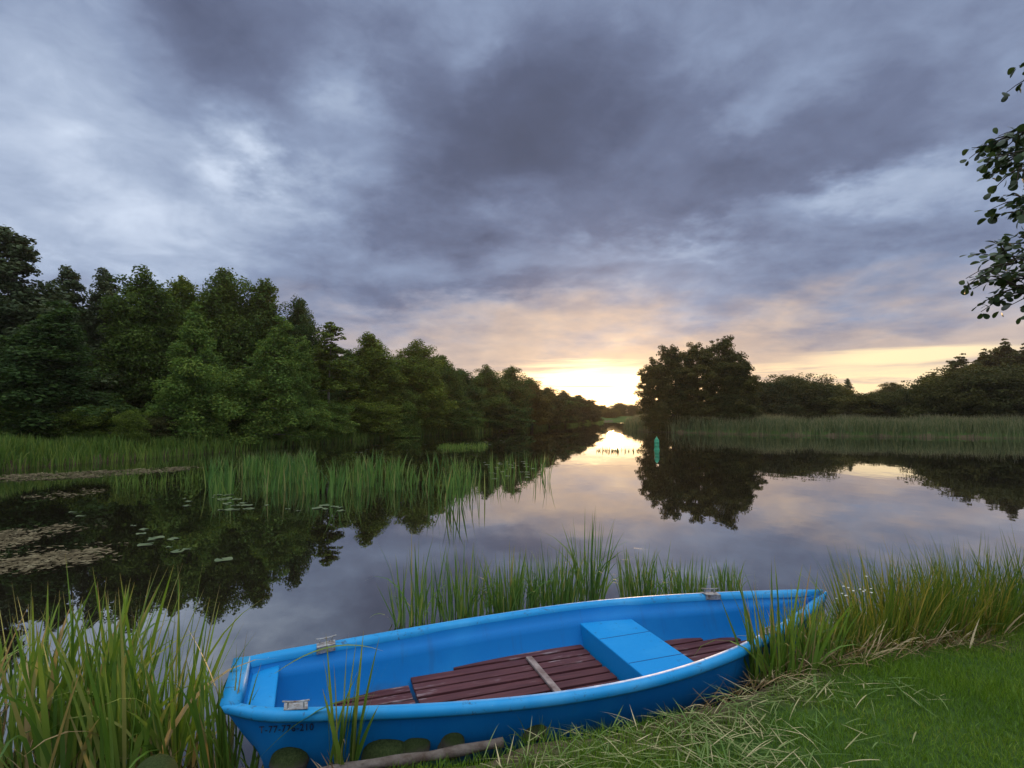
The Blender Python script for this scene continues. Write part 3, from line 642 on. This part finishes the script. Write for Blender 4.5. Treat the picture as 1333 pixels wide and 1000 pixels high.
# ------------------------------------------------------------------ floating weed and lily pads
def mat_mesh(poly, name, n=2600):
    w = [tuple(at(px, py, 0).xy) for px, py in poly]; c = scatter_px(w, n); q_ = wob(c[:, 0] * 1.7, c[:, 1] * 2.1, 1.3) + .5 * wob(c[:, 1] * 5, c[:, 0] * 4, 1.1); c = c[(q_ > rng.uniform(-.9, .35, len(c)))]; k = len(c)
    c = c + rng.normal(0, .12, (k, 2)) * np.where(rng.random((k, 1)) < .35, 2.0, .4)
    s = rng.uniform(.012, .05, k); a = rng.random(k) * 6.28; z = rng.uniform(.004, .022, k)
    V = np.stack([np.c_[c[:, 0] + np.cos(a + q) * s * f, c[:, 1] + np.sin(a + q) * s * f, z + rng.normal(0, .004, k)] for q, f in ((0, 1.5), (1.6, .6), (3.1, 1.3), (4.7, .7))], 1).reshape(-1, 3)
    return mesh_np(name, V, np.arange(4 * k).reshape(-1, 4), smooth=False)
for poly, n, lab in (([(-40, 700), (30, 690), (100, 683), (60, 700), (10, 716), (-40, 722)], 1500, 'upper brown mat of floating weed at the left edge'),
                     ([(-40, 742), (20, 728), (80, 720), (128, 716), (126, 728), (80, 738), (0, 750), (-40, 752)], 1900, 'lower brown mat of floating weed at the left edge'),
                     ([(-60, 622), (60, 616), (180, 611), (255, 607), (240, 613), (120, 622), (0, 628), (-60, 632)], 5200, 'long brown scum of weed along the left reed fringe'),
                     ([(20, 648), (70, 640), (140, 636), (120, 644), (60, 652)], 260, 'sparse scraps of weed on the dark water below the scum')):
    tag(link('floating_weed', mat_mesh(poly, 'floating_weed', n), M['weed']), lab, 'weed', kind='stuff')
b = MB(); n = 14; pts = [(0, 0, 0)] + [(math.cos(t) * .10, math.sin(t) * .10, .004 + .006 * math.sin(3 * t)) for t in np.linspace(.25, 6.03, n)]
b.add(pts, [(0, i, i + 1) for i in range(1, n)]); pad_me = b.mesh('lily_pad', True); pad_me.materials.append(M['pad'])
first = True
for (poly, k, lab, grp) in (([(225, 640), (320, 640), (330, 668), (240, 660)], 26, 'small lily pad on dark water in front of the left reeds', 'lily pads before the left reeds'),
                            ([(340, 655), (460, 658), (440, 668), (350, 664)], 12, 'lily pad floating below the bright green reed bed', 'lily pads below the reed bed'),
                            ([(640, 625), (710, 622), (700, 600), (630, 602)], 34, 'lily pad between the thin rushes right of the reeds', 'lily pads among the rushes'),
                            ([(330, 560+35), (560, 578), (690, 572), (600, 585)], 22, 'far lily pad on the dark forest reflection', 'far lily pads off the forest bank'),
                            ([(90, 665), (200, 690), (330, 745), (150, 700)], 14, 'stray pale leaf drifting on the dark water', 'stray leaves on the dark water')):
    for q in scatter_px([tuple(at(px, py, 0).xy) for px, py in poly], k):
        o = bpy.data.objects.new('lily_pad', pad_me); col.objects.link(o); o.location = (q[0], q[1], .004); o.rotation_euler = (0, 0, R.random() * 6); sc = R.uniform(.4, 1.1); o.scale = (sc, sc, 1)
        tag(o, lab, 'lily pad', grp)

# ------------------------------------------------------------------ buoy
c = at(855, 586, 0); by = empty('channel_buoy', c); by.scale = (.82, .82, .86); tag(by, 'green channel marker buoy floating off the tree clump', 'buoy')
def lathe(pr, n=20):
    b = MB(); vs = [(r_ * math.cos(2 * math.pi * k / n), r_ * math.sin(2 * math.pi * k / n), z) for (r_, z) in pr for k in range(n)]
    b.add(vs, [(i * n + k, i * n + (k + 1) % n, (i + 1) * n + (k + 1) % n, (i + 1) * n + k) for i in range(len(pr) - 1) for k in range(n)]); return b
lathe([(.001, -.3), (.15, -.3), (.17, 0), (.165, .06), (.14, .10), (.14, .24), (.15, .25), (.15, .27), (.14, .28), (.14, .42), (.15, .43), (.15, .45), (.14, .46), (.14, .54), (.001, .54)]).build('body', M['buoy'], by, True)
lathe([(.145, .542), (.15, .56), (.06, .70), (.03, .72), (.001, .72)]).build('cone_top', M['buoy'], by, True)
lathe([(.001, .70), (.022, .70), (.022, .78), (.001, .785)], 10).build('topmark', M['buoy'], by, True)

# ------------------------------------------------------------------ trees
def tree_meshes(seed, H, crown0, rmax, shape, nb, nleaf, leaf, tr, droop=.15, clump=(.75, .28), sparse=0.0, up=.25, whorl=False):
    """trunk with limbs, and a crown of leaf sized faces gathered on boughs"""
    r = np.random.default_rng(seed); b = MB(); k = 9
    lean = r.normal(0, .02, 2); tp = [(lean[0] * H * t * t + .08 * math.sin(5 * t + seed), lean[1] * H * t * t, H * t * .97 - (.25 if t == 0 else 0)) for t in np.linspace(0, 1, k)]
    b.tube(tp, [max(.015, tr * (1 - .93 * t) * (1.35 if t == 0 else 1)) for t in np.linspace(0, 1, k)], 8)
    tp = np.array(tp); cl, cr = [], []
    for i in range(nb):
        u = (i + r.random()) / nb if not whorl else (math.floor(i / 5) + .5 + r.normal(0, .22)) / (nb / 5)
        u = min(max(u, 0), 1); z = crown0 + (H * .985 - crown0) * u ** .92; f = shape(u)
        L = rmax * f * (r.uniform(.5, 1.15) if not whorl else r.uniform(.7, 1.1)); a = i * 2.399 + r.normal(0, .5); up_ = up + r.normal(0, .16); dr_ = droop * r.uniform(.4, 1.7)
        o = np.array([np.interp(z, tp[:, 2], tp[:, 0]), np.interp(z, tp[:, 2], tp[:, 1]), z])
        d = np.array([math.cos(a), math.sin(a), 0]); pts = []
        for t in np.linspace(0, 1, 5):
            pts.append(o + d * L * t + np.array([0, 0, L * (up_ * t * (1 + u) - dr_ * 2 * t * t)]))
        if L > .3: b.tube([tuple(p) for p in pts], [max(.008, tr * .30 * (1 - u * .6) * (1 - .8 * t)) for t in np.linspace(0, 1, 5)], 5, False)
        pts = np.array(pts); nc = max(2, int(L / .42) + 1)
        for q in range(nc):
            t = .30 + .72 * (q + r.random()) / nc; p = np.array([np.interp(t, np.linspace(0, 1, 5), pts[:, j]) if t <= 1 else pts[-1, j] + (t - 1) * d[j] * L for j in range(3)])
            side = np.array([-d[1], d[0], 0]) * r.normal(0, .30) * L * t + np.array([0, 0, r.normal(0, clump[1] * .7)])
            if r.random() < sparse: continue
            cl.append(p + side); cr.append(r.uniform(.5, 1.35) * min(1, .45 + L / rmax * .7))
    cl = np.array(cl); cr = np.array(cr); pw = cr ** 2; idx = r.choice(len(cl), nleaf, p=pw / pw.sum())
    off = r.normal(0, 1, (nleaf, 3)); off /= np.linalg.norm(off, axis=1)[:, None]; off *= (r.random(nleaf) ** .45)[:, None]
    c = cl[idx] + off * np.stack([clump[0] * cr[idx]] * 2 + [clump[1] * cr[idx]], 1)
    c[:, 2] -= .12 * np.hypot(off[:, 0], off[:, 1]) ** 2 * cr[idx]; c[:, 2] = np.maximum(c[:, 2], .12)
    nrm = off * .8 + np.array([0, 0, .38]) + r.normal(0, .50, (nleaf, 3)); nrm /= np.linalg.norm(nrm, axis=1)[:, None]
    ref = r.normal(0, 1, (nleaf, 3)); ta = np.cross(nrm, ref); ta /= np.linalg.norm(ta, axis=1)[:, None]; tb = np.cross(nrm, ta)
    s = leaf * r.uniform(.6, 1.25, nleaf)
    V = np.stack([c + ta * s[:, None], c + tb * (s * .62)[:, None], c - ta * s[:, None] * .9, c - tb * (s * .62)[:, None]], 1).reshape(-1, 3)
    crnd = r.random(len(cl))[idx] * .40 + r.random(nleaf) * .60
    return b.mesh('trunk', True), mesh_np('crown', V, np.arange(4 * nleaf).reshape(-1, 4), {'rnd': np.repeat(crnd, 4)}, smooth=False)
oval = lambda u: (math.sin(math.pi * min(1, .18 + .80 * u)) ** .7) * (1 - .35 * u)
cone = lambda u: (1 - u) ** .75 * .95 + .06
alder_s = lambda u: min(1, .72 + u * .9) * (1 - u ** 2.3) ** .8 + .05
dome = lambda u: (1 - (max(0, u - .12) / .88) ** 2.4) ** .6 + .03
full = lambda u: (1 - max(0, u - .35) ** 2 / .4225) ** .5 * .98 + .04
KINDS_ = {  # half width of the crown for a tree 10 m tall
    'alder1': (tree_meshes(1, 10, 1.0, 2.3, alder_s, 105, 62000, .086, .17, .13, (.70, .58)), 2.6), 'alder2': (tree_meshes(2, 10, 1.4, 2.1, alder_s, 98, 58000, .086, .16, .18, (.64, .56)), 2.4),
    'alder3': (tree_meshes(3, 10, .5, 2.5, cone, 115, 62000, .086, .17, .16, (.66, .56)), 2.6), 'oval1': (tree_meshes(4, 10, 1.0, 2.8, oval, 105, 60000, .09, .2, .1, (.74, .64)), 3.0),
    'conifer1': (tree_meshes(5, 10, .8, 2.2, cone, 130, 52000, .078, .18, .10, (.50, .34), .05, .16, True), 2.3), 'sparse1': (tree_meshes(6, 10, 4.0, 1.5, oval, 40, 8000, .10, .105, .15, (.55, .25), .15), 1.8),
    'dome1': (tree_meshes(7, 5, .15, 3.2, dome, 125, 52000, .095, .16, .12, (.85, .45), 0, .35), 3.5), 'dome2': (tree_meshes(8, 5, .1, 3.0, dome, 110, 40000, .11, .14, .1, (.8, .4), 0, .45), 3.3),
    'clump1': (tree_meshes(9, 10, .9, 2.7, full, 70, 34000, .12, .17, .12, (.66, .44), .14), 2.8), 'clump2': (tree_meshes(10, 10, .8, 2.8, full, 72, 36000, .12, .18, .12, (.70, .46), .14), 3.0),
    'scrag1': (tree_meshes(12, 10, 3.5, 2.2, oval, 40, 11000, .12, .14, .05, (.6, .3), .2, .5), 2.5)}
SIZE = {}
for kk, ((t_, c_), w_) in KINDS_.items():
    cc = np.empty(len(c_.vertices) * 3, np.float32); c_.vertices.foreach_get('co', cc); cc = cc.reshape(-1, 3)
    SIZE[kk] = (float(np.percentile(cc[:, 2], 99.97)), float(np.percentile(np.abs(cc[:, :2]), 99.3)))
variants = {}
def tree(kind, px, top, d, label, half_px=None, leaf='alder', trunk='bark', group=None, name='tree', cat='tree', sink=0.0):
    (tm_, cm_), _w = KINDS_[kind]; x = (px - 666.5) / FPX * d; y = d; g = max(gz(x, y), .05)
    h0, hw = SIZE[kind]
    Ht = CAM_H + (536 - top) / FPX * d - g; sz = Ht / h0; sw = (half_px / FPX * d) / hw if half_px else sz
    e = empty(name, (x, y, g - sink), R.random() * 6.28); tag(e, label, cat, group)
    for nm, me, mt in (('trunk', tm_, trunk), ('crown', cm_, leaf)):
        key = (me.name, mt)
        if key not in variants:
            v = me.copy(); v.materials.clear(); v.materials.append(M[mt]); variants[key] = v
        o = link(nm, variants[key], None, e); o.scale = (sw, sw, sz)
    return e
GF = 'trees of the left bank forest'
FOREST = [
 ('conifer1', 18, 297, 24, 95, 'conifer', 'tallest dark conifer at the left edge of the forest'), ('alder3', 55, 395, 20.6, 92, 'alder', 'wide dark alder with layered boughs at the left frame edge'),
 ('conifer1', 92, 346, 27, 52, 'conifer', 'pointed conifer top just right of the tallest conifer'), ('conifer1', 133, 350, 28, 48, 'conifer', 'second pointed conifer top right of the tallest conifer'),
 ('alder1', 185, 347, 27, 58, 'alder', 'tall dark alder with a rounded top left of the bright tree'), ('alder3', 248, 393, 23.0, 52, 'bright', 'bright green tree with yellowish top standing forward of the forest'),
 ('alder2', 232, 358, 30, 50, 'alder', 'dark alder peeping over the bright green tree'), ('oval1', 292, 348, 31, 56, 'alder', 'broad round topped tree right of the bright green tree'),
 ('alder2', 337, 362, 32, 48, 'alder', 'dark leaning topped tree right of the broad round one'), ('alder3', 348, 412, 26, 50, 'bright', 'mid green tree with pale trunk below the dark round tops'),
 ('oval1', 385, 387, 33, 38, 'alder', 'narrow loose topped tree before the forest steps down'), ('alder3', 392, 440, 29, 40, 'bright', 'low mid green tree under the narrow loose topped tree'),
 ('sparse1', 430, 420, 31, 34, 'alder', 'sparse tree with a bare pale trunk in a forest gap'), ('alder2', 482, 434, 37, 42, 'alder', 'dark bushy topped alder right of the sparse tree'),
 ('alder1', 455, 455, 37, 34, 'alder', 'shaded alder between the sparse tree and the bushy topped one'), ('alder1', 540, 442, 40, 46, 'alder', 'tall olive alder at the forest bend, leaning over the reeds'),
 ('alder3', 520, 468, 38, 30, 'bright', 'lower green alder in front of the tall olive one'), ('oval1', 572, 462, 44, 34, 'alder', 'round alder right behind the tall olive one'),
 ('alder2', 600, 480, 47, 28, 'alder', 'small topped alder where the forest starts to recede'), ('alder1', 635, 475, 50, 30, 'alder', 'twin topped alder left of the receding tree row'),
 ('oval1', 664, 477, 53, 30, 'alder', 'round alder right of the twin topped alder'), ('alder2', 692, 492, 58, 26, 'olive', 'first olive tree of the sunlit receding row'),
 ('oval1', 714, 504, 64, 24, 'olive', 'second olive tree of the sunlit receding row'), ('alder1', 735, 508, 71, 24, 'olive', 'third olive tree of the sunlit receding row'),
 ('oval1', 752, 514, 79, 20, 'olive', 'fourth olive tree of the sunlit receding row'), ('oval1', 768, 520, 87, 17, 'olive', 'last olive tree of the sunlit receding row'),
 ('alder1', -75, 320, 24, 95, 'alder', 'alder outside the frame left of the tallest conifer'), ('oval1', -190, 330, 24, 110, 'alder', 'broad alder far outside the left frame edge')]
for (k, px, top, d, hp, lf, lab) in FOREST:
    d = d + 3.5
    tree(k, px, top, d, lab, hp, lf, 'pale_bark' if ('pale' in lab) else 'bark', GF)
for (px, top, d) in ((40, 400, 34), (110, 400, 36), (160, 410, 35), (215, 405, 37), (265, 400, 38), (315, 405, 40), (365, 430, 41), (415, 450, 43), (460, 460, 45), (505, 470, 47), (555, 480, 52), (610, 495, 57), (650, 498, 62), (690, 508, 70), (-60, 390, 36), (-150, 380, 38)):
    tree('alder1' if px % 2 else 'oval1', px, top, d + 3.5, 'dark tree deep in the forest behind the front row', 62, 'alder', 'bark', 'dark trees deep in the left forest')
for (px, top, d, hp, lab, lf) in ((172, 533, 20.8, 20, 'small sapling bush with a thin pale stem before the dark forest gap', 'alder'), (30, 520, 20.5, 60, 'low drooping bush under the wide dark alder', 'alder'), (110, 528, 21.5, 45, 'low green bush right of the wide dark alder', 'alder'), (212, 540, 23, 30, 'brownish low bush in the dark gap', 'olive'), (310, 520, 27, 35, 'dark low bush beneath the broad round tree', 'alder'), (420, 520, 32, 40, 'bright low bush below the sparse tree', 'bright'), (480, 520, 36, 40, 'dark low bush left of the forest bend', 'alder'), (585, 520, 45, 40, 'dark low bush at the forest bend', 'alder'), (650, 525, 52, 40, 'low bush hanging over the water before the receding row', 'alder')):
    tree('dome2', px, top, d + 2.5, lab, hp, lf, 'pale_bark', 'low bushes along the forest foot', 'bush', 'bush')
GC = 'trees of the lone clump by the water'
for (k, px, top, d, hp, lab) in (('clump1', 851, 466, 52, 22, 'leftmost tree of the lone clump, nearest the sun'), ('clump2', 875, 449, 53, 29, 'second tree from the left of the lone clump'), ('clump1', 908, 445, 52.5, 30, 'middle tree of the lone clump, sky showing through'), ('clump2', 944, 438, 53, 30, 'tallest tree of the lone clump'), ('clump1', 962, 462, 51, 26, 'rightmost tree of the lone clump, with the dark lower side')):
    tree(k, px, top, d, lab, hp, 'olive', 'bark', GC)
for (px, top, d, hp, lab) in ((856, 526, 51.5, 16, 'low bush under the left of the lone clump'), (905, 522, 52, 30, 'low bush under the middle of the lone clump'), (955, 512, 51, 28, 'low bush under the right of the lone clump')):
    tree('dome2', px, top, d, lab, hp, 'olive', 'bark', 'low bushes under the lone clump', 'bush', 'bush')
GR = 'trees and bushes behind the far right reeds'
for (k, px, top, d, hp, lf, lab) in (
 ('dome1', 1038, 486, 70, 52, 'olive', 'broad domed bush right of the lone clump, tallest of its group'), ('dome2', 1000, 495, 66, 34, 'olive', 'domed bush touching the right of the lone clump'), ('dome2', 1082, 499, 72, 30, 'olive', 'sloping right shoulder bush of the broad dome'),
 ('conifer1', 1103, 493, 82, 12, 'conifer', 'little pointed spruce between the bush groups'), ('dome2', 1125, 511, 62, 36, 'olive', 'low bush below the little spruce'), ('dome1', 1178, 508, 60, 40, 'olive', 'low bush left of the big right willow'),
 ('oval1', 1160, 498, 88, 26, 'olive', 'thin distant tree over the low bushes'), ('dome1', 1248, 478, 52, 56, 'olive', 'big dark willow bush at the right'), ('dome2', 1310, 472, 50, 60, 'olive', 'big dark willow bush cut by the right frame edge'),
 ('dome2', 1212, 497, 56, 34, 'olive', 'smaller willow bush at the left foot of the big one'), ('scrag1', 1252, 460, 62, 26, 'olive', 'loose crowned tree rising behind the big willow bush'), ('scrag1', 1282, 454, 63, 22, 'olive', 'second loose crowned tree behind the big willow bush'),
 ('scrag1', 1312, 440, 62, 26, 'olive', 'highest loose crowned tree at the far right'), ('scrag1', 1340, 446, 60, 30, 'olive', 'loose crowned tree on the right frame edge'), ('scrag1', 1215, 484, 66, 22, 'olive', 'lowest loose crowned tree left of the willow bush top'),
 ('dome1', 1420, 465, 48, 80, 'olive', 'willow bush outside the right frame edge'), ('dome1', 1560, 455, 46, 90, 'olive', 'willow bush far outside the right frame edge')):
    tree(k, px, top, d, lab, hp, lf, 'bark', GR, 'bush' if k.startswith('dome') else 'tree', 'bush' if k.startswith('dome') else 'tree')
for (px, top, d, hp, lab) in ((783, 527, 130, 12, 'leftmost distant tree under the sun'), (806, 524, 135, 13, 'middle distant tree under the sun'), (824, 526, 135, 11, 'right distant tree under the sun'), (845, 524, 140, 14, 'distant tree hidden at the left of the lone clump'), (795, 531, 122, 14, 'low distant bush under the sun')):
    tree('dome1', px, top, d, lab, hp, 'olive', 'bark', 'distant trees at the end of the channel')
for i, px in enumerate(range(980, 1900, 46)):
    tree('dome1', px, 515 - (i % 3) * 5, 120 + (i * 37 % 25), 'distant tree on the skyline behind the right bushes', 30, 'olive', 'bark', 'distant trees on the right skyline')

# ------------------------------------------------------------------ the alder whose branches reach in from the right
def near_alder():
    e = empty('alder_tree', (4.9, 3.0, gz(4.9, 3.0))); tag(e, 'alder reaching dark leafy branches in from the right frame edge', 'tree')
    base = Vector((4.9, 3.0, gz(4.9, 3.0))); b = MB(); r = random.Random(3)
    b.tube([(0, 0, -.2), (.03, .02, 1.0), (-.04, .05, 2.2), (.05, 0, 3.6), (.0, .05, 5.0), (.1, 0, 6.6)], [.15, .12, .10, .085, .06, .02], 10)
    V, F, RN = [], [], []
    def leaf(p, d, s):
        d = d.normalized(); nrm = Vector((r.gauss(0, .5), r.gauss(0, .5), 1)).normalized(); sd = d.cross(nrm).normalized(); nrm = sd.cross(d)
        prof = [(0, .03), (.22, .26), (.5, .43), (.78, .44), (.95, .24), (1.0, .06)]; k0 = len(V); rn = r.random()
        for t, w in prof:
            for sg in (-1, 1): V.append(p + d * (t * s) + sd * (w * s * sg) + nrm * (-.25 * s * t * t + .10 * s * w)); RN.append(rn)
        for i in range(5): F.append((k0 + 2*i, k0 + 2*i+1, k0 + 2*i+3, k0 + 2*i+2))
    def spray(a, t, dens=1.0, depth=0, s=.045):
        L = (t - a).length; n = max(4, int(L / .12)); pts = []
        for i in range(n + 1):
            u = i / n; pts.append(a.lerp(t, u) + Vector((0, 0, .10 * L * math.sin(u * 3.14))) + Vector((r.gauss(0, .012), r.gauss(0, .012), r.gauss(0, .012))) * (L if 0 < i < n else 0))
        b.tube([tuple(p) for p in pts], [max(.002, (.016 if depth == 0 else .006) * (1 - .85 * i / n)) for i in range(n + 1)], 5, False)
        for i in range(1, n + 1):
            u = i / n
            if depth == 0 and u > .25:
                for q in range(3):
                    dd = (pts[i] - pts[i-1]).normalized(); sd = Vector((-dd.y, dd.x, 0)) * r.choice((-1, 1)) * r.uniform(.4, 1) + dd * .7 + Vector((0, 0, r.uniform(-.45, .5)))
                    spray(pts[i], pts[i] + sd.normalized() * r.uniform(.16, .36) * (1.25 - u * .6), dens, 1, s)
            if u > (.4 if depth == 0 else .15):
                for q in range(2 if r.random() < dens else 1):
                    dd = (pts[i] - pts[i-1]).normalized(); out = dd * .7 + Vector((r.gauss(0, .7), r.gauss(0, .7), r.gauss(-.25, .45)))
                    leaf(pts[i] + out.normalized() * .015, out, s * r.uniform(.65, 1.15))
    def target(px, py, d): return Vector(((px + 42 - 666.5) / FPX * d, d, CAM_H + (536 - py + 12) / FPX * d)) - base
    for (px, py, d, a) in ((1292, 180, 3.0, (0, 0, 3.2)), (1310, 268, 3.05, (0, 0, 2.7)), (1278, 350, 2.9, (0, 0, 2.2)), (1292, 385, 3.0, (0, 0, 1.95)), (1300, 345, 3.3, (0, 0, 2.1)), (1338, 95, 3.0, (0, 0, 3.7)), (1278, 372, 3.1, (0, 0, 2.0)), (1290, 352, 2.95, (0, 0, 2.2)), (1300, 392, 3.05, (0, 0, 1.9)), (1285, 205, 3.1, (0, 0, 3.1)), (1300, 225, 2.9, (0, 0, 3.0)), (1296, 285, 3.0, (0, 0, 2.6)), (1320, 200, 2.8, (0, 0, 3.0))):
        spray(Vector(a), target(px, py, d))
    for i in range(24):
        z = 1.9 + i * .19; an = r.uniform(-1.9, 1.9); L = r.uniform(.8, 1.5) * (1 - max(0, z - 4) / 4)
        spray(Vector((0, 0, z)), Vector((math.cos(an) * L, math.sin(an) * L, z + L * r.uniform(.0, .4))), .6)
    b.build('trunk', M['bark'], e, True)
    me = mesh_np('crown', np.array([tuple(v) for v in V]), np.array(F), {'rnd': RN}); link('crown', me, M['near_leaf'], e)
near_alder()

# ------------------------------------------------------------------ evening haze
b = MB(); b.box(-430, 430, -110, 470, -1.8, 19); m, N = material('evening_haze')
v = N.new('ShaderNodeVolumePrincipled'); v.inputs['Color'].default_value = (1.0, .90, .78, 1); v.inputs['Density'].default_value = .0003; v.inputs['Anisotropy'].default_value = .6
N.t.links.new(v.outputs[0], N.new('ShaderNodeOutputMaterial').inputs['Volume'])
tag(b.build('haze', m), 'thin evening haze over the pond', 'haze', kind='stuff')
